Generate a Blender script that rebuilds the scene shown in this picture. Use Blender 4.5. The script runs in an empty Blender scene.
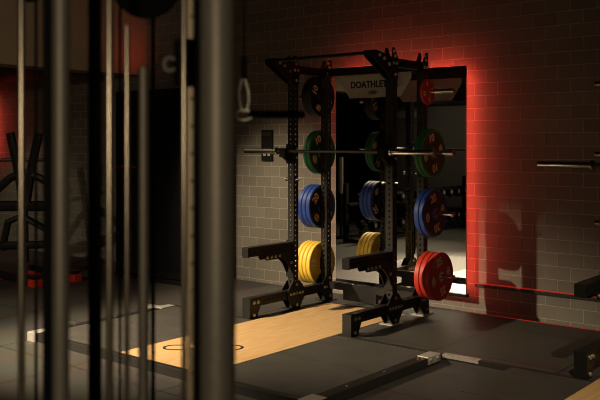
import bpy, bmesh, math, random
from mathutils import Vector, Matrix

random.seed(7)
C = bpy.context.scene.collection
SC = bpy.context.scene
PI = math.pi

# ------------------------------------------------------------------ camera, world, lights, exposure
CAM_H = 1.6145
CAM_F, CAM_YAW, HORIZON = 839.0, .6875, 143.74
cam_d = bpy.data.cameras.new('camera'); cam = bpy.data.objects.new('camera', cam_d); C.objects.link(cam)
cam.location = (0, 0, CAM_H); cam.rotation_euler = (PI/2, 0, CAM_YAW)
cam_d.sensor_width = 36; cam_d.lens = 36*CAM_F/600
cam_d.shift_y = (HORIZON-200)/600
cam_d.clip_start = .05
cam_d.dof.use_dof = True; cam_d.dof.focus_distance = 7.9; cam_d.dof.aperture_fstop = 3.0
SC.camera = cam

w = bpy.data.worlds.new('world'); SC.world = w; w.use_nodes = True
w.node_tree.nodes['Background'].inputs[0].default_value = (1, .7, .45, 1)
w.node_tree.nodes['Background'].inputs[1].default_value = .0

SC.view_settings.view_transform = 'Standard'
SC.view_settings.look = 'None'
SC.view_settings.exposure = 0
SC.view_settings.gamma = 1
SC.view_settings.use_curve_mapping = False
SC.cycles.use_denoising = True
SC.cycles.filter_width = 1.0
SC.cycles.caustics_reflective = True
SC.cycles.caustics_refractive = False

WARM = (1, .79, .52)
def spot(name, loc, target, power, size, blend, color=WARM, radius=.06):
    d = bpy.data.lights.new(name, 'SPOT'); d.energy = power; d.color = color
    d.spot_size = math.radians(size); d.spot_blend = blend; d.shadow_soft_size = radius
    o = bpy.data.objects.new(name, d); C.objects.link(o); o.location = loc
    o.rotation_euler = (Vector(target)-Vector(loc)).to_track_quat('-Z', 'Y').to_euler()
    return o
spot('platform_spot', (-6.9, 2.0, 3.05), (-5.4, 4.9, 0), 2500, 55, 1, radius=.05)
spot('wall_wash_fill', (-6.9, 4.9, 3.3), (-6.2, 7.5, -.15), 640, 52, 1, radius=.1)  # added fill to brighten the lower brick wall left of the rack
spot('machine_fill', (.30, -1.25, 1.75), (-1.55, 1.4, 1.3), 72, 60, .8, radius=.15)  # added fill beside the camera so the near posts read; no fixture
spot('left_floor_spot', (-8.2, 1.5, 3.3), (-7.3, 3.6, 0), 560, 56, .9)
spot('bulkhead_fill', (-4.5, 2.2, 2.7), (-8.9, 5.2, 3.2), 100, 50, .9)  # added warm fill on the bulkhead face, not a known lamp
spot('bulkhead_red_fill', (-8.45, 7.3, 2.75), (-8.92, 7.2, 2.9), 2.2, 120, .9, color=(1, .09, .05))  # added red glow for the bulkhead end; no real source there
spot('rack_top_fill', (-.8, 1.8, 3.8), (-4.4, 6.6, 2.2), 50, 18, .9)  # added weak fill for the nameplate and top of the rack
spot('far_wall_fill', (-10.3, -2.2, 2.55), (-11.0, -5, 1.6), 36, 75, .9)  # added fill that greys the far wall in the mirror
spot('right_floor_spot', (-.5, 3.3, 3.3), (-2.1, 4.9, 0), 360, 46, .7)
spot('left_wall_fill', (-11.0, 5.2, 2.5), (-11.6, 7.5, .2), 45, 60, .9)  # added fill lifting the low bricks at far left
spot('dumbbell_fill', (-6.0, -.5, 3.6), (-8.3, 2.4, .4), 480, 70, .9)  # added fill so the mirrored dumbbells show

# ------------------------------------------------------------------ materials
def new_mat(name):
    m = bpy.data.materials.new(name); m.use_nodes = True
    nt = m.node_tree; b = nt.nodes['Principled BSDF']
    return m, nt, b
def mat(name, col, rough=.5, metal=0, noise=.15, nscale=30, bump=0, emit=None, estr=0, spec=.5):
    m, nt, b = new_mat(name)
    tc = nt.nodes.new('ShaderNodeTexCoord')
    n = nt.nodes.new('ShaderNodeTexNoise'); n.inputs['Scale'].default_value = nscale; n.inputs['Detail'].default_value = 4
    nt.links.new(tc.outputs['Object'], n.inputs['Vector'])
    mx = nt.nodes.new('ShaderNodeMix'); mx.data_type = 'RGBA'
    mx.inputs[6].default_value = tuple(c*(1-noise) for c in col)+(1,)
    mx.inputs[7].default_value = tuple(min(1, c*(1+noise)) for c in col)+(1,)
    nt.links.new(n.outputs['Fac'], mx.inputs[0])
    nt.links.new(mx.outputs[2], b.inputs['Base Color'])
    b.inputs['Roughness'].default_value = rough; b.inputs['Metallic'].default_value = metal
    b.inputs['Specular IOR Level'].default_value = spec
    if bump:
        bp = nt.nodes.new('ShaderNodeBump'); bp.inputs['Strength'].default_value = bump; bp.inputs['Distance'].default_value = .002
        nt.links.new(n.outputs['Fac'], bp.inputs['Height']); nt.links.new(bp.outputs[0], b.inputs['Normal'])
    if emit:
        b.inputs['Emission Color'].default_value = emit+(1,); b.inputs['Emission Strength'].default_value = estr
    return m

def brick_mat():
    m, nt, b = new_mat('painted_block_wall')
    g = nt.nodes.new('ShaderNodeNewGeometry')
    r = nt.nodes.new('ShaderNodeValToRGB')
    r.color_ramp.elements[0].color = (.21, .197, .165, 1); r.color_ramp.elements[1].color = (.255, .238, .202, 1)
    nt.links.new(g.outputs['Random Per Island'], r.inputs[0])
    n = nt.nodes.new('ShaderNodeTexNoise'); n.inputs['Scale'].default_value = 70; n.inputs['Detail'].default_value = 6
    nt.links.new(g.outputs['Position'], n.inputs['Vector'])
    mul = nt.nodes.new('ShaderNodeMix'); mul.data_type = 'RGBA'; mul.blend_type = 'MULTIPLY'; mul.inputs[0].default_value = .35
    nt.links.new(r.outputs[0], mul.inputs[6]); nt.links.new(n.outputs['Color'], mul.inputs[7])
    nt.links.new(mul.outputs[2], b.inputs['Base Color'])
    b.inputs['Roughness'].default_value = .7; b.inputs['Specular IOR Level'].default_value = .25
    bp = nt.nodes.new('ShaderNodeBump'); bp.inputs['Strength'].default_value = .5; bp.inputs['Distance'].default_value = .0015
    nt.links.new(n.outputs['Fac'], bp.inputs['Height']); nt.links.new(bp.outputs[0], b.inputs['Normal'])
    return m

def floor_mat():
    m, nt, b = new_mat('rubber_floor')
    g = nt.nodes.new('ShaderNodeNewGeometry')
    br = nt.nodes.new('ShaderNodeTexBrick'); br.offset = 0
    br.inputs['Scale'].default_value = 1; br.inputs['Brick Width'].default_value = 1.0; br.inputs['Row Height'].default_value = 1.0
    br.inputs['Mortar Size'].default_value = .006
    br.inputs['Color1'].default_value = (.058, .054, .048, 1); br.inputs['Color2'].default_value = (.07, .065, .058, 1)
    br.inputs['Mortar'].default_value = (.008, .008, .008, 1)
    mp = nt.nodes.new('ShaderNodeMapping'); mp.inputs['Location'].default_value = (20.35, 20.2, 0)
    nt.links.new(g.outputs['Position'], mp.inputs[0]); nt.links.new(mp.outputs[0], br.inputs['Vector'])
    n = nt.nodes.new('ShaderNodeTexNoise'); n.inputs['Scale'].default_value = 90; n.inputs['Detail'].default_value = 5
    nt.links.new(g.outputs['Position'], n.inputs['Vector'])
    n2 = nt.nodes.new('ShaderNodeTexNoise'); n2.inputs['Scale'].default_value = 2.2; n2.inputs['Detail'].default_value = 6
    nt.links.new(g.outputs['Position'], n2.inputs['Vector'])
    mul = nt.nodes.new('ShaderNodeMix'); mul.data_type = 'RGBA'; mul.blend_type = 'MULTIPLY'; mul.inputs[0].default_value = .6
    nt.links.new(br.outputs['Color'], mul.inputs[6]); nt.links.new(n2.outputs['Color'], mul.inputs[7])
    nt.links.new(mul.outputs[2], b.inputs['Base Color'])
    b.inputs['Roughness'].default_value = .62; b.inputs['Specular IOR Level'].default_value = .35
    bp = nt.nodes.new('ShaderNodeBump'); bp.inputs['Strength'].default_value = .35; bp.inputs['Distance'].default_value = .003
    nt.links.new(n.outputs['Fac'], bp.inputs['Height']); nt.links.new(bp.outputs[0], b.inputs['Normal'])
    return m

def wood_mat():
    m, nt, b = new_mat('platform_wood')
    g = nt.nodes.new('ShaderNodeNewGeometry')
    mp = nt.nodes.new('ShaderNodeMapping'); mp.inputs['Scale'].default_value = (14, 1.6, 1)
    nt.links.new(g.outputs['Position'], mp.inputs[0])
    n = nt.nodes.new('ShaderNodeTexNoise'); n.inputs['Scale'].default_value = 2.5; n.inputs['Detail'].default_value = 8; n.inputs['Distortion'].default_value = .6
    nt.links.new(mp.outputs[0], n.inputs['Vector'])
    r = nt.nodes.new('ShaderNodeValToRGB')
    r.color_ramp.elements[0].position = .3; r.color_ramp.elements[0].color = (.50, .31, .14, 1)
    r.color_ramp.elements[1].position = .75; r.color_ramp.elements[1].color = (.68, .455, .225, 1)
    nt.links.new(n.outputs['Fac'], r.inputs[0]); nt.links.new(r.outputs[0], b.inputs['Base Color'])
    b.inputs['Roughness'].default_value = .42
    return m

M = {}
M['brick'] = brick_mat(); M['floor'] = floor_mat(); M['wood'] = wood_mat()
M['mortar'] = mat('painted_mortar', (.36, .335, .283), .75, nscale=40)
M['plaster'] = mat('painted_plaster', (.30, .24, .17), .8, nscale=3)
M['dark_wall'] = mat('dark_paint', (.035, .032, .03), .8, nscale=3)
M['grey_wall'] = mat('grey_paint', (.16, .155, .145), .8, nscale=2)
M['ceiling'] = mat('black_ceiling', (.01, .01, .01), .9)
M['black'] = mat('black_powder_coat', (.012, .0115, .011), .42, 0, .25, 120, .1, spec=.3)
M['upright'] = mat('grey_black_powder_coat', (.024, .022, .019), .45, 0, .2, 120, .1, spec=.25)
M['plastic'] = mat('black_plastic', (.008, .008, .008), .65, spec=.15)
M['rail'] = mat('black_steel_rail', (.018, .017, .016), .4)
M['zinc_dull'] = mat('dull_edge_metal', (.34, .32, .29), .5, .3, .25, 25)
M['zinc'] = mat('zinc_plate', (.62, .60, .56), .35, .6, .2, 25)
M['chrome'] = mat('chrome_steel', (.72, .68, .60), .25, 1, .06, 80)
M['bolt'] = mat('zinc_bolt', (.60, .55, .46), .3, .8)
M['bar'] = mat('bar_steel', (.075, .068, .06), .45, .8)
M['tube'] = mat('brushed_dark_steel', (.26, .24, .20), .5, .4, .15, 60)
M['rod'] = mat('guide_rod_steel', (.55, .48, .38), .28, .9, .1, 40)
M['strip'] = mat('column_strip', (.50, .40, .27), .5, .2, .1)
M['rubber'] = mat('mat_rubber', (.05, .047, .042), .62, 0, .35, 6, .0, spec=.35)
M['red'] = mat('red_rubber', (.56, .035, .02), .5, 0, .12, 60)
M['blue'] = mat('blue_rubber', (.025, .07, .34), .5, 0, .12, 60)
M['yellow'] = mat('yellow_rubber', (.72, .47, .05), .5, 0, .12, 60)
M['green'] = mat('green_rubber', (.02, .17, .055), .5, 0, .12, 60)
M['blackplate'] = mat('black_rubber', (.02, .02, .02), .45)
M['dark_face'] = mat('dark_plate_face', (.012, .011, .013), .5)
M['green_face'] = mat('dark_green_plate_face', (.014, .05, .02), .5)
M['print'] = mat('orange_print', (.95, .56, .30), .6)
M['print_cream'] = mat('cream_print', (.75, .6, .42), .6)
M['ink'] = mat('black_ink', (.012, .011, .01), .6)
M['sign'] = mat('nameplate_grey', (.42, .40, .36), .5, 0)
M['redpaint'] = mat('red_paint', (.5, .03, .015), .5)
M['orange_hub'] = mat('red_hub', (.5, .09, .04), .4, .3)
M['led'] = mat('red_led', (.5, .02, .01), .5, emit=(1, .085, .05), estr=31)
M['led_soft'] = mat('red_led_soft', (.5, .02, .01), .5, emit=(1, .085, .05), estr=10)
M['led_low'] = mat('red_led_dim', (.4, .02, .01), .5, emit=(1, .06, .03), estr=.16)
M['matte_black'] = mat('matte_black_plastic', (.007, .007, .007), .9, spec=.05)
M['bright_chrome'] = mat('polished_steel', (.92, .88, .78), .22, .1, .05)
M['screen'] = mat('lit_screen', (.1, .1, .1), .4, emit=(.75, .92, 1), estr=1.6)
m, nt, b = new_mat('mirror_glass'); b.inputs['Metallic'].default_value = 1; b.inputs['Roughness'].default_value = .0
b.inputs['Base Color'].default_value = (.80, .81, .80, 1); M['mirror'] = m

# ------------------------------------------------------------------ mesh helpers
class MB:
    def __init__(self): self.bm = bmesh.new()
    def box(self, c, s, rot=None):
        vs = bmesh.ops.create_cube(self.bm, size=1)['verts']
        mt = Matrix.Translation(c) @ (rot.to_4x4() if rot else Matrix()) @ Matrix.Diagonal((*s, 1))
        bmesh.ops.transform(self.bm, matrix=mt, verts=vs); return self
    def bb(self, x0, x1, y0, y1, z0, z1):
        return self.box(((x0+x1)/2, (y0+y1)/2, (z0+z1)/2), (abs(x1-x0), abs(y1-y0), abs(z1-z0)))
    def cyl(self, p0, p1, r, seg=16, r2=None):
        p0, p1 = Vector(p0), Vector(p1); d = p1-p0
        q = d.to_track_quat('Z', 'Y').to_matrix().to_4x4()
        vs = bmesh.ops.create_cone(self.bm, cap_ends=True, segments=seg, radius1=r, radius2=r if r2 is None else r2, depth=d.length)['verts']
        bmesh.ops.transform(self.bm, matrix=Matrix.Translation((p0+p1)/2) @ q, verts=vs); return self
    def lathe(self, prof, origin=(0, 0, 0), axis='X', seg=40, closed=True):
        """prof: list of (r, h); revolved about the axis; closed loop profile"""
        rings = []
        for k in range(seg):
            a = 2*PI*k/seg; ring = []
            for r, h in prof:
                if axis == 'X': p = (h, r*math.cos(a), r*math.sin(a))
                elif axis == 'Z': p = (r*math.cos(a), r*math.sin(a), h)
                else: p = (r*math.sin(a), h, r*math.cos(a))
                ring.append(self.bm.verts.new(Vector(p)+Vector(origin)))
            rings.append(ring)
        n = len(prof)
        for k in range(seg):
            A, B = rings[k], rings[(k+1) % seg]
            for i in range(n if closed else n-1):
                j = (i+1) % n
                self.bm.faces.new((A[i], A[j], B[j], B[i]))
        return self
    def prism(self, poly, x0, x1):
        """polygon in (y, z) extruded along x"""
        a = [self.bm.verts.new((x0, y, z)) for y, z in poly]
        b = [self.bm.verts.new((x1, y, z)) for y, z in poly]
        self.bm.faces.new(a); self.bm.faces.new(b[::-1]); n = len(poly)
        for i in range(n): self.bm.faces.new((a[i], b[i], b[(i+1) % n], a[(i+1) % n]))
        return self
    def prism_xz(self, poly, y0, y1):
        a = [self.bm.verts.new((x, y0, z)) for x, z in poly]
        b = [self.bm.verts.new((x, y1, z)) for x, z in poly]
        self.bm.faces.new(a); self.bm.faces.new(b[::-1]); n = len(poly)
        for i in range(n): self.bm.faces.new((a[i], b[i], b[(i+1) % n], a[(i+1) % n]))
        return self
    def tube(self, pts, r, seg=10):
        pts = [Vector(p) for p in pts]
        rings = []
        for i, p in enumerate(pts):
            d = (pts[min(i+1, len(pts)-1)]-pts[max(i-1, 0)]).normalized()
            u = d.orthogonal().normalized() if i == 0 else (u-d*u.dot(d)).normalized()
            v = d.cross(u)
            rings.append([self.bm.verts.new(p+u*r*math.cos(2*PI*k/seg)+v*r*math.sin(2*PI*k/seg)) for k in range(seg)])
        for A, B in zip(rings, rings[1:]):
            for k in range(seg): self.bm.faces.new((A[k], A[(k+1) % seg], B[(k+1) % seg], B[k]))
        self.bm.faces.new(rings[0][::-1]); self.bm.faces.new(rings[-1]); return self
    def ribbon(self, pts, wd, z0, z1, closed=False):
        """flat stroke on the floor plane"""
        P = [Vector((p[0], p[1])) for p in pts]; n = len(P); L = []; R = []
        for i in range(n):
            a = P[(i-1) % n] if closed or i > 0 else P[i]; c = P[(i+1) % n] if closed or i < n-1 else P[i]
            d = (c-a).normalized(); nn = Vector((-d.y, d.x))*wd/2
            L.append(P[i]+nn); R.append(P[i]-nn)
        vt = [[self.bm.verts.new((q.x, q.y, z)) for q in S] for S, z in ((L, z0), (L, z1), (R, z1), (R, z0))]
        for i in range(n if closed else n-1):
            j = (i+1) % n
            for k in range(4):
                self.bm.faces.new((vt[k][i], vt[k][j], vt[(k+1) % 4][j], vt[(k+1) % 4][i]))
        return self
    def perf(self, p0, axis, length, wd, ht, sides=(0, 1, 2, 3), sp=.05, hr=.0115, lip=.004):
        """perforated square tube starting at p0 along 'X','Y' or 'Z'; wd/ht across; sides with holes"""
        n = max(1, round(length/sp)); st = length/n
        def P(u, v, t):   # u,v across, t along
            if axis == 'Z': q = (u, v, t)
            elif axis == 'Y': q = (u, t, v)
            else: q = (t, u, v)
            return self.bm.verts.new(Vector(q)+Vector(p0))
        hw, hh = wd/2, ht/2
        for f in range(4):
            def F(a, t, dep=0):
                if f == 0: return P(hw-dep, a*hh, t)
                if f == 1: return P(-a*hw, hh-dep, t)
                if f == 2: return P(-hw+dep, -a*hh, t)
                return P(a*hw, -hh+dep, t)
            half = hh if f in (0, 2) else hw
            if f not in sides:
                self.bm.faces.new((F(-1, 0), F(1, 0), F(1, length), F(-1, length))); continue
            for k in range(n):
                tc = st*(k+.5); o = []; i1 = []; i2 = []
                for q in range(8):
                    an = PI/4*q+PI/8*0
                    cx, cy = math.cos(an), math.sin(an); mxx = max(abs(cx), abs(cy))
                    o.append(F(cx/mxx, tc+cy/mxx*st/2))
                    i1.append(F(cx*hr/half, tc+cy*hr)); i2.append(F(cx*hr/half, tc+cy*hr, lip))
                for q in range(8):
                    r = (q+1) % 8
                    self.bm.faces.new((o[q], o[r], i1[r], i1[q])); self.bm.faces.new((i1[q], i1[r], i2[r], i2[q]))
        for t in (0, length):   # end caps
            self.bm.faces.new([P(a*hw, b*hh, t) for a, b in ((1, 1), (-1, 1), (-1, -1), (1, -1))])
        return self
    def build(self, name, material, parent=None, smooth=False, bevel=0, loc=None):
        bmesh.ops.remove_doubles(self.bm, verts=self.bm.verts, dist=1e-5)
        bmesh.ops.recalc_face_normals(self.bm, faces=self.bm.faces)
        me = bpy.data.meshes.new(name); self.bm.to_mesh(me); self.bm.free()
        if smooth:
            for p in me.polygons: p.use_smooth = True
            me.set_sharp_from_angle(angle=math.radians(38))
        me.materials.append(material)
        o = bpy.data.objects.new(name, me); C.objects.link(o)
        if parent: o.parent = parent
        if loc: o.location = loc
        if bevel:
            md = o.modifiers.new('bevel', 'BEVEL'); md.width = bevel; md.segments = 2; md.limit_method = 'ANGLE'
        return o

def thing(name, label, cat, loc=(0, 0, 0), group=None, rz=0):
    o = bpy.data.objects.new(name, None); C.objects.link(o); o.location = loc; o.rotation_euler = (0, 0, rz)
    o.empty_display_size = .1
    o['label'] = label; o['category'] = cat
    if group: o['group'] = group
    return o
def tag(o, label, cat, group=None):
    o['label'] = label; o['category'] = cat
    if group: o['group'] = group
    return o
def struct(o): o['kind'] = 'structure'; return o
def copy_tree(o, parent=None):
    c = o.copy(); C.objects.link(c)
    if parent: c.parent = parent
    for ch in list(o.children): copy_tree(ch, c)
    return c
def text_mesh(txt, size, extrude, name):
    cu = bpy.data.curves.new(name, 'FONT'); cu.body = txt; cu.size = size; cu.extrude = extrude
    cu.align_x = 'CENTER'; cu.align_y = 'CENTER'; cu.resolution_u = 3; cu.offset = size*.034
    o = bpy.data.objects.new(name, cu); C.objects.link(o)
    bpy.context.view_layer.update()
    me = bpy.data.meshes.new_from_object(o.evaluated_get(bpy.context.evaluated_depsgraph_get()))
    bpy.data.objects.remove(o); bpy.data.curves.remove(cu); me.name = name
    return me
def px(u, v, Z):
    """point seen at (u, v) at depth Z in front of the camera, as a place in the room"""
    X = (u-300)/CAM_F*Z; sn, cs = math.sin(CAM_YAW), math.cos(CAM_YAW)
    return Vector((-sn*Z+cs*X, cs*Z+sn*X, CAM_H-(v-HORIZON)/CAM_F*Z))

# ------------------------------------------------------------------ setting
WY = 7.55
FL = -.065     # room floor; the racks stand on a low raised deck whose top is z = 0
XL, XR, YF, ZC = -17.0, 4.0, -5.0, 3.9
struct(MB().bb(XL, XR, YF, WY+.2, FL-.1, FL).build('floor', M['floor']))
struct(MB().bb(XL, XR, YF, WY+.2, ZC, ZC+.1).build('ceiling', M['ceiling']))
def block_wall():
    mb = MB(); bm = mb.bm; L, H = .244, .1247; g = .0022; ch = .0055; dp = .0065
    mb.bb(XL, XR, WY+.004, WY+.2, FL, ZC)
    ridge = []
    def bead(p, q, h, wd):      # raised mortar bead from p to q, both (x, z)
        d = Vector((q[0]-p[0], q[1]-p[1])).normalized(); n = Vector((-d.y, d.x))*wd/2
        lo = [bm.verts.new((e[0]+k*n.x, WY+.004, e[1]+k*n.y)) for e, k in ((p, 1), (p, -1), (q, -1), (q, 1))]
        m = .6
        hi = [bm.verts.new((e[0]+k*n.x*m, WY-h, e[1]+k*n.y*m)) for e, k in ((p, 1), (p, -1), (q, -1), (q, 1))]
        for A in (hi, [lo[0], hi[0], hi[3], lo[3]], [lo[1], lo[2], hi[2], hi[1]], [lo[0], lo[1], hi[1], hi[0]], [lo[2], lo[3], hi[3], hi[2]]):
            ridge.append(bm.faces.new(A))
    for r in range(-8, 25):
        z0 = .845+r*H; z1 = z0+H
        if z1 < FL or z0 > ZC: continue
        ph = -3.341+(0 if r % 2 else L/2)
        for k in range(-50, 22):
            x0 = ph+k*L; x1 = x0+L
            za, zb = max(z0, FL), min(z1, ZC)
            tl = [random.uniform(0, .0012) for _ in range(4)]
            f = [bm.verts.new((x, WY+t, z)) for (x, z), t in zip(((x0, za), (x1, za), (x1, zb), (x0, zb)), tl)]
            bm.faces.new(f)
            hgt = lambda: random.choice((.0002, .0005, .0008, .0012, .0016))
            if z0 > FL: bead((x0, z0+random.uniform(-.002, .002)), (x1, z0+random.uniform(-.002, .002)), hgt(), .009)
            bead((x0+random.uniform(-.003, .003), za), (x0+random.uniform(-.003, .003), zb), hgt(), .009)
    for f in ridge: f.material_index = 1
    return mb
wb = struct(block_wall().build('wall_back', M['brick'])); wb.data.materials.append(M['mortar'])
struct(MB().bb(XR, XR+.1, YF, WY+.2, FL, ZC).build('wall_right', M['dark_wall']))
struct(MB().bb(XL-.1, XL, YF, WY+.2, FL, ZC).build('wall_left', M['dark_wall']))
struct(MB().bb(XL, XR, YF-.1, YF, FL, ZC).build('wall_front', M['grey_wall']))
struct(MB().bb(-9.3, -8.92, YF, WY, 2.55, ZC).build('trim_1', M['plaster']))          # bulkhead beam
struct(MB().bb(XL, -9.3, YF, WY, 2.62, 2.72).build('trim_2', M['ceiling']))           # low ceiling beyond it
struct(MB().bb(-6.33, XR-.3, 5.66, 7.227, FL, 0).build('trim_7', M['floor']))        # raised rubber deck under the racks
struct(MB().bb(-6.33, XR-.3, 5.655, 5.69, -.03, .003).build('trim_8', M['rail']))  # deck edge strip, coloured dark for the shade it lies in
struct(MB().bb(-3.235, -2.93, 5.652, 5.71, -.02, .0055).build('trim_9', M['zinc']))  # same edge strip, left pale where light off the mirror falls
struct(MB().bb(-6.63, -6.35, 5.60, 5.654, FL, -.02).build('trim_10', M['zinc']))   # metal edge of the deck
# low light rail and floor light line along the brick wall
struct(MB().bb(-3.94, XR, WY-.016, WY, .228, .238).build('trim_3', M['led_low']))
struct(MB().bb(-3.94, XR, 7.228, 7.236, -.006, .003).build('trim_4', M['led_low']))
struct(MB().bb(-3.94, XR, WY-.022, WY, .198, .228).build('trim_5', M['rail']))
struct(MB().bb(-13.6, -11.9, YF+.0, YF+.06, 2.34, 2.52).build('trim_6', M['sign']))

def wall_mirror(x0, x1, z0, z1, label, right_only=False):
    t = thing('wall_mirror', label, 'mirror', ((x0+x1)/2, WY, z0))
    hw = (x1-x0)/2; h = z1-z0
    MB().bb(-hw, hw, -.133, -.125, 0, h).build('mirror_glass', M['mirror'], t)
    MB().bb(-hw+.002, hw-.002, -.125, -.113, .002, h-.002).build('backing_board', M['plastic'], t)
    MB().bb(-hw+.25, hw-.25, -.113, 0, .25, h-.25).build('spacer', M['plastic'], t)
    MB().bb(-hw, hw, -.135, -.07, -.03, -.001).build('bottom_ledge', M['plastic'], t)
    k = .014; i = .058
    if not right_only:
        MB().bb(-hw+i, -hw+i+k, -.113, -.085, .02, h-i).build('led_strip', M['led_soft'], t)
        MB().bb(-hw+i, hw-i, -.113, -.085, h-i-k, h-i).build('led_strip', M['led'], t)
    MB().bb(hw-i-k, hw-i, -.113, -.085, .02 if not right_only else 1.2, h-i).build('led_strip', M['led'], t)
    return t
wall_mirror(-5.577, -3.978, .128, 2.385, 'large frameless wall mirror with red light glowing behind its edges, behind the rack')
wall_mirror(-14.3, -12.75, .128, 2.385, 'wall mirror with red edge light at the far left end of the brick wall', True)

sp_ = thing('steel_post', 'bright steel post reflected at the left edge of the mirror', 'post', (-8.9, 2.85, FL))
MB().cyl((0, 0, .03), (0, 0, .8), .02, 16).build('lower_tube', M['black'], sp_, smooth=True)
MB().cyl((0, 0, .8), (0, 0, 1.44), .042, 20).build('sleeve', M['zinc'], sp_, smooth=True)
MB().cyl((0, 0, 0), (0, 0, .03), .12, 24).build('base_disc', M['black'], sp_)
sg = thing('wall_sign', 'small black instruction sign on the brick wall left of the rack', 'sign', (-6.70, WY, 1.41))
MB().bb(-.09, .09, -.02, 0, 0, .37).build('board', M['plastic'], sg, bevel=.004)
MB().bb(-.075, .075, -.024, -.02, .30, .345).build('header', M['upright'], sg)
for dx in (-.035, .035):
    mm = MB(); mm.cyl((dx, -.024, .135), (dx, -.02, .135), .014, 12); mm.bb(dx-.02, dx+.02, -.024, -.02, .06, .118)
    mm.build('pictogram', M['sign'], sg)

# ------------------------------------------------------------------ half rack
bolt_me = None
def bolt(parent, p, side=1, axis='X', r=.013):
    global bolt_me
    if bolt_me is None:
        o0 = MB().cyl((-.004, 0, 0), (.007, 0, 0), .016, 14).cyl((.006, 0, 0), (.013, 0, 0), .010, 6).build('bolt', M['bolt'], smooth=True)
        bolt_me = o0.data; bpy.data.objects.remove(o0)
    o = bpy.data.objects.new('bolt', bolt_me); C.objects.link(o); o.parent = parent; o.location = p
    if axis == 'X': o.rotation_euler = (0, 0, 0 if side > 0 else PI)
    elif axis == 'Y': o.rotation_euler = (0, 0, -PI/2 if side < 0 else PI/2)
    return o

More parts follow.
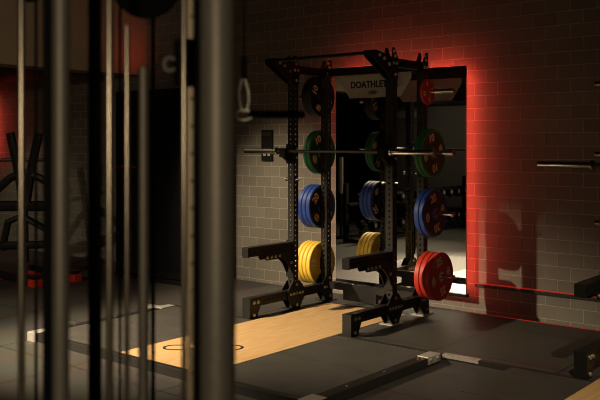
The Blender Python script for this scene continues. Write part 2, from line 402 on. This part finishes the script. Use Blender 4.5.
HX, BY, TW = .574, .53, .074
PEGS = (.381, .967, 1.53, 2.105)
PEG_Y = BY
def half_rack(label, loc):
    t = thing('half_rack', label, 'squat rack', loc, 'half racks along the wall')
    for s in (-1, 1):
        x = s*HX
        for y in (0, BY):
            u = MB().perf((x, y, .19), 'Z', 2.19, TW, TW).build('upright', M['upright'], t)
            # tapered horn on top of each upright
            hn = MB()
            for k in (-1, 1):
                hn.prism(([(y-.045, 2.29), (y+.055, 2.29), (y+.055, 2.375), (y+.0, 2.475), (y-.04, 2.475), (y-.045, 2.37)] if y == 0 else [(y-.055, 2.29), (y+.045, 2.29), (y+.045, 2.475), (y+.0, 2.475), (y-.055, 2.375)]), x+k*.037-.003, x+k*.037+.003)
            hn.bb(x-.036, x+.036, y-.036, y+.036, 2.378, 2.388)
            h = hn.build('top_plate', M['black'], t)
            for dy, dz in ((-.025, 2.335), (.025, 2.335), (-.018, 2.44), (.0, 2.40)):
                bolt(h, (x+.041, y+dy, dz))
        # foot
        f = MB().perf((x, -.665, .145), 'Y', 1.25, .072, .085, sides=(0, 2), sp=.06).build('foot_beam', M['black'], t)
        e = MB().bb(x-.046, x+.046, -.677, -.665, 0, .187)
        for k in (-1, 1):
            e.prism([(-.665, .186), (-.52, .186), (-.52, .11), (-.575, .0), (-.665, 0)], x+k*.04-.003, x+k*.04+.003)
        e = e.build('end_bracket', M['black'], f)
        for dy, dz in ((-.62, .145), (-.565, .145), (-.62, .03)): bolt(e, (x+.046, dy, dz))
        for y, poly in ((0, [(-.13, .11), (-.13, .185), (-.05, .27), (.05, .27), (.13, .185), (.13, .11), (.045, 0), (-.045, 0)]),
                        (BY, [(BY-.12, .11), (BY-.12, .185), (BY-.045, .27), (BY+.05, .27), (BY+.055, .0), (BY-.035, 0)])):
            g = MB()
            for k in (-1, 1): g.prism(poly, x+k*.041-.004, x+k*.041+.004)
            g.bb(x-.04, x+.04, y-.035, y+.035, 0, .10)
            g = g.build('gusset_plate', M['black'], f)
            pts = ((0, .235), (-.09, .15), (-.045, .15), (.0, .15), (.05, .15), (.09, .15), (0, .035)) if y == 0 else ((0, .235), (-.08, .15), (-.035, .15), (.01, .05))
            for dy, dz in pts: bolt(g, (x+.046, y+dy, dz))
            MB().bb(x-.075, x+.075, y-.085, y+.085, 0, .008).build('floor_plate', M['zinc'] if (s == 1) else M['black'], f)
        # top side beam front to back
        MB().perf((x, .038, 2.345), 'Y', BY-.076, .06, .075, sides=(0, 2), sp=.05).build('side_beam', M['black'], t)
        # pull-up bracket reaching forward
        br = MB()
        for k in (-1, 1):
            br.prism([(-.365, 2.425), (-.365, 2.375), (-.05, 2.20), (.045, 2.20), (.045, 2.30), (-.04, 2.385), (-.30, 2.432)], x+k*.04-.003, x+k*.04+.003)
        br.bb(x-.04, x+.04, -.368, -.36, 2.373, 2.425)
        br = br.build('pull_up_bracket', M['black'], t)
        for dy, dz in ((0, 2.235), (-.10, 2.32), (-.18, 2.365), (-.25, 2.39)): bolt(br, (x+.046, dy, dz))
        # spotter arm
        a = MB().perf((x, -.68, .608), 'Y', .64, .07, .08, sides=(0, 2), sp=.055).build('spotter_arm', M['black'], t)
        MB().bb(x-.04, x+.04, -.691, -.68, .563, .654).build('end_cap', M['plastic'], a, bevel=.003)
        MB().bb(x-.036, x+.036, -.68, -.045, .648, .656).build('wear_strip', M['upright'], a)
        b2 = MB()
        for k in (-1, 1):
            b2.prism([(-.46, .57), (-.47, .54), (-.44, .515), (-.20, .515), (-.12, .45), (-.045, .33), (-.038, .33), (-.038, .57)], x+k*.038-.004, x+k*.038+.004)
        b2.bb(x-.046, x+.046, -.052, -.038, .31, .67)
        b2 = b2.build('brace', M['black'], a)
        for dy in (-.43, -.37, -.31, -.25): bolt(b2, (x+.041, dy, .542))
        bolt(b2, (x+.041, -.08, .46))
        # j cup
        jc = MB(); jc.bb(x-.045, x+.045, -.054, -.038, 1.42, 1.61); jc.bb(x-.035, x+.035, -.155, -.05, 1.485, 1.527); jc.bb(x-.035, x+.035, -.17, -.15, 1.485, 1.572)
        jc.prism([(-.054, 1.425), (-.054, 1.485), (-.15, 1.485)], x-.02, x+.02)
        for k in (-1, 1): jc.bb(x+k*.042-.004, x+k*.042+.004, -.05, .02, 1.45, 1.59)
        jc = jc.build('j_cup', M['plastic'], t)
        for dz in (1.48, 1.56): bolt(jc, (x+.047, 0, dz))
        # safety pin
        MB().cyl((x-.075, -.01, 1.265), (x+.085, -.01, 1.265), .009, 12).cyl((x-.085, -.01, 1.265), (x-.065, -.01, 1.265), .018, 12).build('safety_pin', M['chrome'], t, smooth=True)
        # storage pegs, outward
        for z in PEGS:
            p = MB().cyl((x+s*.036, PEG_Y, z), (x+s*.335, PEG_Y, z), .0225, 20).build('storage_peg', M['chrome'], t, smooth=True)
            MB().bb(x+s*.030, x+s*.038, PEG_Y-.05, PEG_Y+.05, z-.06, z+.06).build('mount_plate', M['black'], p)
            MB().cyl((x+s*.335, PEG_Y, z), (x+s*.343, PEG_Y, z), .0245, 20).build('end_cap', M['orange_hub'], p, smooth=True)
    MB().perf((-HX+.038, BY, 2.345), 'X', 2*HX-.076, .06, .075, sides=(1, 3), sp=.05, hr=.012).build('back_beam', M['black'], t)
    MB().perf((-HX+.038, BY, .165), 'X', 2*HX-.076, .06, .07, sides=(1, 3), sp=.05).build('lower_back_beam', M['black'], t)
    MB().bb(-.34, .06, BY-.02, BY+.02, .035, .13).build('lower_panel', M['black'], t)
    MB().cyl((-HX+.04, -.325, 2.405), (HX-.04, -.325, 2.405), .0155, 16).build('pull_up_bar', M['black'], t, smooth=True)
    n = MB().prism_xz([(-.425, 2.31), (.425, 2.31), (.425, 2.25), (.305, 2.075), (-.305, 2.075), (-.425, 2.25)], BY+.045, BY+.053).build('nameplate', M['sign'], t)
    me = text_mesh('DOATHLETICS', .092, .0015, 'lettering'); me.materials.append(M['ink'])
    o = bpy.data.objects.new('lettering', me); C.objects.link(o); o.parent = n
    o.location = (-.01, BY+.0435, 2.205); o.rotation_euler = (PI/2, 0, 0); o.scale = (.93, 1, 1)
    lg = MB()
    for k in (-1, 1):
        lg.lathe([(.012, -.0015), (.02, -.0015), (.02, .0015), (.012, .0015)], (k*.016-.02, BY+.0435, 2.125), 'Y', 20)
        lg.box((k*.046-.02, BY+.0435, 2.125), (.022, .003, .008))
    lg.build('emblem', M['ink'], n)
    return t
RX, RY = -4.72, 6.34
OFF = 3.13
rack = half_rack('black perforated half rack in front of the wall mirror, loaded with coloured plates', (RX, RY, 0))
rack2 = copy_tree(rack); rack2.location = (RX+OFF, RY, 0)
rack2['label'] = 'second black half rack at the right edge, only arm and foot tips in view'

for c in list(rack2.children):
    if c.name.startswith('pull_up'):
        for d in list(c.children): bpy.data.objects.remove(d)
        bpy.data.objects.remove(c)
# ------------------------------------------------------------------ barbells
def barbell(label, loc):
    t = thing('barbell', label, 'barbell', loc, 'barbells racked on the half racks')
    MB().cyl((-.655, 0, 0), (.655, 0, 0), .014, 16).build('shaft', M['bar'], t, smooth=True)
    for s in (-1, 1):
        MB().lathe([(0.001, s*.685), (.025, s*.685), (.025, s*1.09), (.022, s*1.095), (.001, s*1.095)], seg=24, closed=False).build('sleeve', M['chrome'], t, smooth=True)
        MB().lathe([(.0145, s*.655), (.030, s*.655), (.037, s*.662), (.037, s*.678), (.030, s*.685), (.0145, s*.685)], seg=24).build('collar', M['chrome'], t, smooth=True)
    return t
bbell = barbell('steel barbell resting across the rack in front of the mirror', (RX-.02, RY-.115, 1.5415))
b2 = copy_tree(bbell); b2.location = (RX+OFF-.03, RY-.115, 1.5415-.085)
b2['label'] = 'steel barbell sleeve poking in from the right edge before the red brick wall'
for jc in [c for c in rack2.children if c.name.startswith('j_cup')]: jc.location.z -= .085

# ------------------------------------------------------------------ bumper plates
def plate_proto(colour, kg, R, th, hubmat, printmat):
    t = bpy.data.objects.new('bumper_plate', None); C.objects.link(t); t.empty_display_size = .1
    h = th/2
    rim = .03 if R > .15 else .015
    MB().lathe([(.0265, -h), (R*.28, -h), (R*.30, -h+.006), (R-rim, -h+.006), (R-rim*.6, -h), (R-.006, -h), (R, -h+.006),
                (R, h-.006), (R-.006, h), (R-rim*.6, h), (R-rim, h-.006), (R*.30, h-.006), (R*.28, h), (.0265, h)], seg=56).build('disc', M[colour], t, smooth=True)
    MB().lathe([(.0262, -h-.001), (R*.2, -h-.001), (R*.2, h+.001), (.0262, h+.001)], seg=32).build('hub', M[hubmat], t, smooth=True)
    if colour in ('blue', 'green'):
        f = MB()
        for q in (-1, 1): f.lathe([(R*.30, q*(h-.0058)), (R-rim, q*(h-.0058)), (R-rim, q*(h-.0068)), (R*.30, q*(h-.0068))], seg=56)
        f.build('face', M['dark_face' if colour == 'blue' else 'green_face'], t)
    rr = R*.62
    B = Matrix(((0, 0, 1, 0), (1, 0, 0, 0), (0, 1, 0, 0), (0, 0, 0, 1)))   # text x -> +y, text y -> +z, normal -> +x
    for k in range(4):
        if k % 2 == 0:
            me = text_mesh(str(kg), R*.46, .0012, 'number'); nm = 'number'
        else:   # small print block
            mb = MB()
            for i, wd in enumerate((.34, .42, .30)):
                mb.box((0, (1-i)*R*.095, 0), (R*wd, R*.055, .0024))
            mb.box((0, R*.0, 0), (R*.10, R*.30, .0024))
            me = bpy.data.meshes.new('small_print'); mb.bm.to_mesh(me); mb.bm.free(); nm = 'small_print'
        me.transform(Matrix.Rotation(PI/2*k+.25, 4, 'X') @ Matrix.Translation((h-.0045, 0, rr)) @ B)
        me.materials.clear(); me.materials.append(M[printmat])
        o = bpy.data.objects.new(nm, me); C.objects.link(o); o.parent = t
    return t
spec = {'red': ('red', 25, .225, .053, 'bolt', 'print'), 'blue': ('blue', 20, .225, .05, 'orange_hub', 'print'),
        'yellow': ('yellow', 15, .22, .047, 'bolt', 'print_cream'), 'green': ('green', 10, .225, .04, 'orange_hub', 'print'),
        'small_red': ('red', 5, .12, .03, 'orange_hub', 'print'), 'black': ('blackplate', 10, .212, .035, 'bolt', 'print')}
protos = {k: plate_proto(*v) for k, v in spec.items()}
first = {k: True for k in spec}
ORD = {1: ['only'], 2: ['inner', 'outer'], 3: ['inner', 'middle', 'outer'], 4: ['innermost', 'second', 'third', 'outermost']}
def hang(kind, rx, side, level, n, where, rackname):
    th = spec[kind][3]; z = PEGS[level]-.0025; x = HX+.040+.004
    colour = {'small_red': 'small red', 'black': 'black'}.get(kind, kind)
    lev = ('lowest', 'second lowest', 'second highest', 'highest')[level]
    for i in range(n):
        p = protos[kind] if first[kind] else copy_tree(protos[kind]); first[kind] = False
        p.location = (rx+side*(x+th/2), RY+PEG_Y, z); x += th+.0035
        p.rotation_euler = (random.uniform(0, 6.28) if i < n-1 or side < 0 else .0, 0, 0)
        p['label'] = f"{ORD[n][i]} {colour} weight plate on the {lev} {where} peg of {rackname}"
        p['category'] = 'weight plate'
        p['group'] = f"{colour} plates on the {lev} {where} peg of {rackname}"
MR = 'the rack by the mirror'
hang('red', RX, 1, 0, 3, 'right', MR); hang('blue', RX, 1, 1, 2, 'right', MR)
hang('green', RX, 1, 2, 2, 'right', MR); hang('small_red', RX, 1, 3, 1, 'right', MR)
hang('yellow', RX, -1, 0, 4, 'left', MR); hang('blue', RX, -1, 1, 3, 'left', MR)
hang('green', RX, -1, 2, 2, 'left', MR); hang('black', RX, -1, 3, 3, 'left', MR)
R2 = 'right-edge rack'
hang('red', RX+OFF, -1, 0, 3, 'left', R2); hang('blue', RX+OFF, -1, 1, 2, 'left', R2); hang('green', RX+OFF, -1, 2, 2, 'left', R2)

# ------------------------------------------------------------------ lifting platforms
def curve_pts(f, a, b, n): return [f(a+(b-a)*i/n) for i in range(n+1)]
def platform(label, ox, left_rail=True, front=True):
    t = thing('lifting_platform', label, 'lifting platform', (ox, 0, 0), 'lifting platforms before the racks')
    wp = MB().bb(-5.195, -4.255, 4.13, 5.652, FL, .004).bb(-5.195, -4.255, 5.652, 6.75, .0032, .004).build('wood_panel', M['wood'], t)
    # emblem printed on the wood: stadium outline with a crossed stroke in the middle
    lg = MB(); cx, cy = -4.80, 4.64; an = math.radians(39)
    def W(a, b): return (cx+a*math.cos(an)-b*math.sin(an), cy+a*math.sin(an)+b*math.cos(an))
    for k in (-1, 1):
        pts = [W(k*.12, .075)]+[W(k*(.235+.075*math.sin(q*PI/10)), .075*math.cos(q*PI/10)) for q in range(11)]+[W(k*.12, -.075)]
        lg.ribbon(pts, .022, .004, .0055)
    lg.ribbon([W(-.10+.2*q/12, .15*math.sin((q/12-.5)*PI)) for q in range(13)], .026, .004, .0057)
    lg.ribbon([W(-.12+.24*q/12, -.02-.13*math.sin((q/12-.5)*PI)) for q in range(13)], .026, .004, .0053)
    lg.build('printed_emblem', M['ink'], wp)
    xl, xr = (-6.24 if left_rail else -5.79), -3.345
    for x0, x1 in ((xl, -5.20), (-4.25, xr)):
        for y0, y1 in ((4.135, 4.89), (4.896, 5.648)):
            MB().bb(x0, x1, y0, y1, FL, .002).build('rubber_mat', M['rubber'], t)
    if left_rail: MB().bb(-6.24, -3.345, 4.08, 4.125, FL, .004).build('front_rail', M['rail'], t, bevel=.003)
    for x in ([-6.29] if left_rail else [])+[-3.295]:
        r = MB().bb(x-.045, x+.045, 4.08, 5.47, FL, .006).build('side_rail', M['rail'], t, bevel=.006)
        MB().bb(x-.05, x+.05, 5.47, 5.648, -.045, .012).build('rail_end_box', M['zinc'], r, bevel=.003)
        MB().bb(x-.045, x+.045, 5.471, 5.64, FL, -.045).build('rail_shoe', M['rail'], r)
        for dx, y, z in ((.05, 5.51, -.015), (.05, 5.61, -.015)): bolt(r, (x+dx, y, z))
        c = MB().bb(x-.06, x+.06, 4.065, 4.21, .0065, .010); c.bb(x-.06, x+.06, 4.06, 4.079, FL, .0065)
        c.build('corner_plate', M['zinc'], r)
        for y in (4.5, 4.95, 5.4): MB().cyl((x, y, .005), (x, y, .010), .009, 10).build('rivet', M['bolt'], r)
    return t
platform('black framed lifting platform with wooden centre panel in front of the mirror rack', 0)
platform('second lifting platform at the bottom right corner, a sliver of wood in view', OFF, False)

# ------------------------------------------------------------------ dumbbell rack seen in the mirror
dr = thing('dumbbell_rack', 'long black two-tier dumbbell rack seen in the mirror', 'dumbbell rack', (-8.25, -.35, FL), rz=0)
for y in (-.6, 1.5, 3.6):
    MB().bb(-.28, .22, y-.04, y+.04, 0, .06).bb(-.28, -.21, y-.04, y+.04, .06, 1.0).build('upright', M['black'], dr)
for z in (.19, .65):
    tr = MB()
    for dx in (-.12, .12): tr.bb(dx-.03, dx+.03, -.7, 3.7, z-.02, z+.02)
    tr.build('shelf', M['upright'], dr)
db = None
for zi, z in enumerate((.21, .67)):
    for k in range(14):
        y = -.45+k*.29
        if db is None:
            t = thing('dumbbell', '', 'dumbbell')
            MB().cyl((-.07, 0, 0), (.07, 0, 0), .015, 12).build('handle', M['chrome'], t, smooth=True)
            for s in (-1, 1):
                MB().cyl((s*.06, 0, 0), (s*.18, 0, 0), .075, 20).build('head', M['plastic'], t, bevel=.006)
                MB().cyl((s*.181, 0, 0), (s*.185, 0, 0), .035, 16).build('end_disc', M['zinc'], t)
            db = t
        else: t = copy_tree(db)
        t.location = (-8.25, y-.35, z+.0755+FL)
        t['label'] = f"black dumbbell with pale end discs on the {('lower', 'upper')[zi]} tier of the mirrored dumbbell rack"
        t['group'] = f"dumbbells on the {('lower', 'upper')[zi]} tier"

sc = thing('wall_screen', 'small lit screen on the far wall, seen at the right edge of the mirror', 'screen', (-10.35, YF, 1.45))
MB().bb(-.16, .16, 0, .03, 0, .2).build('housing', M['plastic'], sc)
MB().bb(-.14, .14, .03, .034, .02, .18).build('display', M['screen'], sc)

# ------------------------------------------------------------------ machine at the far left, red feet
wm = thing('weight_machine', 'black plate-loaded machine with red rubber feet before the red-lit bricks at far left', 'weight machine', (-8.64, 5.90, FL))
for y in (-.27, .27):
    MB().bb(-.9, .05, y-.04, y+.04, .05, .13).build('base_rail', M['black'], wm)
    MB().bb(-.07, .09, y-.055, y+.055, 0, .09).build('rubber_foot', M['redpaint'], wm, bevel=.006)
    MB().bb(-.9, -.76, y-.055, y+.055, 0, .049).build('rubber_foot', M['redpaint'], wm, bevel=.006)
wm2 = MB()
def W3(u, v, Z=10.5): return px(u, v, Z)-Vector((-8.64, 5.90, FL))
MB().tube([W3(10, 133), W3(17, 165), W3(24, 205)], .055, 8).build('post', M['black'], wm)
MB().tube([W3(39, 133), W3(32, 165), W3(26, 205)], .055, 8).build('post', M['black'], wm)
MB().tube([W3(-20, 160), W3(50, 160)], .022, 10).build('cross_bar', M['bar'], wm)
MB().tube([W3(-14, 200), W3(10, 178), W3(24, 172), W3(40, 178), W3(62, 192)], .05, 8).build('arm', M['black'], wm)
MB().tube([W3(-20, 206), W3(62, 206)], .065, 8).build('beam', M['black'], wm)
MB().tube([W3(2, 250), W3(8, 222), W3(22, 216), W3(48, 230), W3(56, 262)], .045, 8).build('lower_frame', M['black'], wm)
MB().tube([W3(-10, 246), W3(60, 244)], .05, 8).build('seat_beam', M['black'], wm)
MB().tube([W3(24, 205), W3(25, 262)], .05, 8).build('column', M['black'], wm)

# tall black cabinet machine behind the posts
tw = thing('cable_tower', 'tall black shrouded cable tower standing by the brick wall behind the steel posts', 'cable tower', (-7.75, 7.05, FL))
MB().bb(-.95, .55, -.2, .3, .04, 2.35).build('shroud', M['plastic'], tw, bevel=.01)
MB().bb(-1.0, .6, -.3, .35, 0, .04).build('base_plate', M['black'], tw)
MB().bb(-.93, -.55, -.206, -.2, 1.38, 1.395).build('red_stripe', M['redpaint'], tw)
MB().bb(-.9, .5, -.23, -.201, .05, .12).build('kick_rail', M['black'], tw)

# ------------------------------------------------------------------ cable machine in the foreground
cm = thing('cable_machine', 'cable machine of vertical steel posts and rods close to the camera on the left', 'cable machine', (-1.6, 1.1, FL))
O = Vector((-1.6, 1.1, FL))
def post(name, u, Z, r, m, z0=.06, z1=2.3, seg=24):
    p = px(u, 0, Z)-O
    return MB().cyl((p.x, p.y, z0), (p.x, p.y, z1), r, seg).build(name, M[m], cm, smooth=True)
def sqpost(name, u, Z, wd, m, z0=.06, z1=2.3):
    p = px(u, 0, Z)-O
    return MB().bb(p.x-wd/2, p.x+wd/2, p.y-wd/2, p.y+wd/2, z0, z1).build(name, M[m], cm, bevel=.003)
post('main_post', 218, 1.72, .036, 'tube')
sqpost('black_post', 202, 2.05, .03, 'black')
post('guide_rod', 184, 1.95, .0065, 'rod')
F = px(192, 0, 2.08)-O
col = MB().perf((0, 0, 0), 'Z', 2.24, .021, .014, sides=(1, 3), sp=.068, hr=.0042, lip=.003).build('adjustment_column', M['strip'], cm, loc=(F.x, F.y, .06))
col.rotation_euler = (0, 0, CAM_YAW)
post('side_tube', 143.5, 2.1, .0135, 'tube', z1=px(0, 68, 2.1).z-FL)
post('guide_rod', 127, 2.0, .0065, 'rod', z1=px(0, 26, 2.0).z-FL)
post('guide_rod', 109.5, 1.9, .0095, 'rod')
sqpost('black_post', 95, 2.0, .025, 'black')
post('frame_tube', 61, 1.75, .0175, 'tube')
sqpost('black_post', 47.5, 1.9, .017, 'black')
post('guide_rod', 21.5, 1.95, .0085, 'rod')
post('cable', 36, 2.3, .0045, 'plastic')
post('cable', 153, 2.35, .006, 'plastic')
post('cable', 120, 2.3, .004, 'plastic')
# pulleys above
for u, v, Z, r in ((146, -16, 2.15, .088), (26, -22, 2.3, .065)):
    p = px(u, v, Z)-O; d = Vector((-math.sin(CAM_YAW), math.cos(CAM_YAW), 0))*.012
    MB().cyl(p-d, p+d, r, 40).build('pulley', M['matte_black'], cm, smooth=True)
# carriage on the column with its pull pin and hook
p = px(187.5, 63, 2.05)-O
cg = MB().box(p, (.05, .05, .115)).build('carriage', M['plastic'], cm, bevel=.006)
q = px(170, 64, 2.02)-O
ring = []
MB().tube([q+Vector((.707, .707, 0))*.014*math.cos(a)+Vector((0, 0, .016*math.sin(a))) for a in [math.radians(40+280*i/18) for i in range(19)]], .0035, 8).build('hook', M['zinc'], cg, smooth=True)
MB().cyl(px(172, 64, 2.03)-O, px(190, 64, 2.05)-O, .006, 10).build('pull_pin', M['plastic'], cg)
# base and head frame
pts = [px(u, 0, Z)-O for u, Z in ((218, 1.72), (21.5, 1.95))]
x0 = min(a.x for a in pts)-.1; x1 = max(a.x for a in pts)+.1
def quad_frame(name, z0, z1):
    a = px(226, 0, 1.6)-O; b = px(226, 0, 2.4)-O; c = px(10, 0, 2.4)-O; d = px(10, 0, 1.6)-O
    mb = MB(); zc = (z0+z1)/2; h = (z1-z0)/2; q = [Vector((v.x, v.y, zc)) for v in (a, b, c, d)]
    for i in range(4):
        e = q[(i+1) % 4]-q[i]
        mb.box((q[i]+q[(i+1) % 4])/2, (e.length+.04, .05, h*2), Matrix.Rotation(math.atan2(e.y, e.x), 3, 'Z'))
    return mb.build(name, M['black'], cm)
quad_frame('base_frame', 0, .06); quad_frame('head_frame', 2.3, 2.4)
# arm that carries the hanging strap
A0 = px(218, 0, 1.72)-O; A1 = px(244, 0, 2.5)-O
MB().tube([(A0.x, A0.y, 2.35), (A1.x, A1.y, 2.35)], .02, 10).build('pulley_arm', M['black'], cm)

ca = thing('pulldown_bar', 'black straight pulldown bar hanging from a chrome carabiner beside the big steel post', 'pulldown bar', px(244, 118, 2.5))
Oc = px(244, 118, 2.5)
def H(u, v, Z=2.5): return px(u, v, Z)-Oc
MB().tube([H(244, 60), (0, 0, 2.262-Oc.z)], .003, 8).build('cable', M['plastic'], ca)
MB().tube([H(244, 56), H(244, 60), H(244, 74), H(244, 79)], .009, 10).build('strap', M['plastic'], ca)
s1 = [(243, 77), (240.5, 84), (239, 92), (239.5, 100), (241, 108), (244, 112), (247, 109), (249, 101), (248.5, 92), (246.5, 84), (244.5, 77), (243, 77)]
MB().tube([H(*a) for a in s1], .0038, 10).build('carabiner', M['bright_chrome'], ca, smooth=True)
MB().tube([H(244+8*math.cos(i*PI/12), 115+5*math.sin(i*PI/12)) for i in range(25)], .0042, 10).build('ring', M['bright_chrome'], ca, smooth=True)
MB().cyl(H(249, 114), H(304, 114.5, 2.55), .0115, 16).build('grip', M['matte_black'], ca, smooth=True)
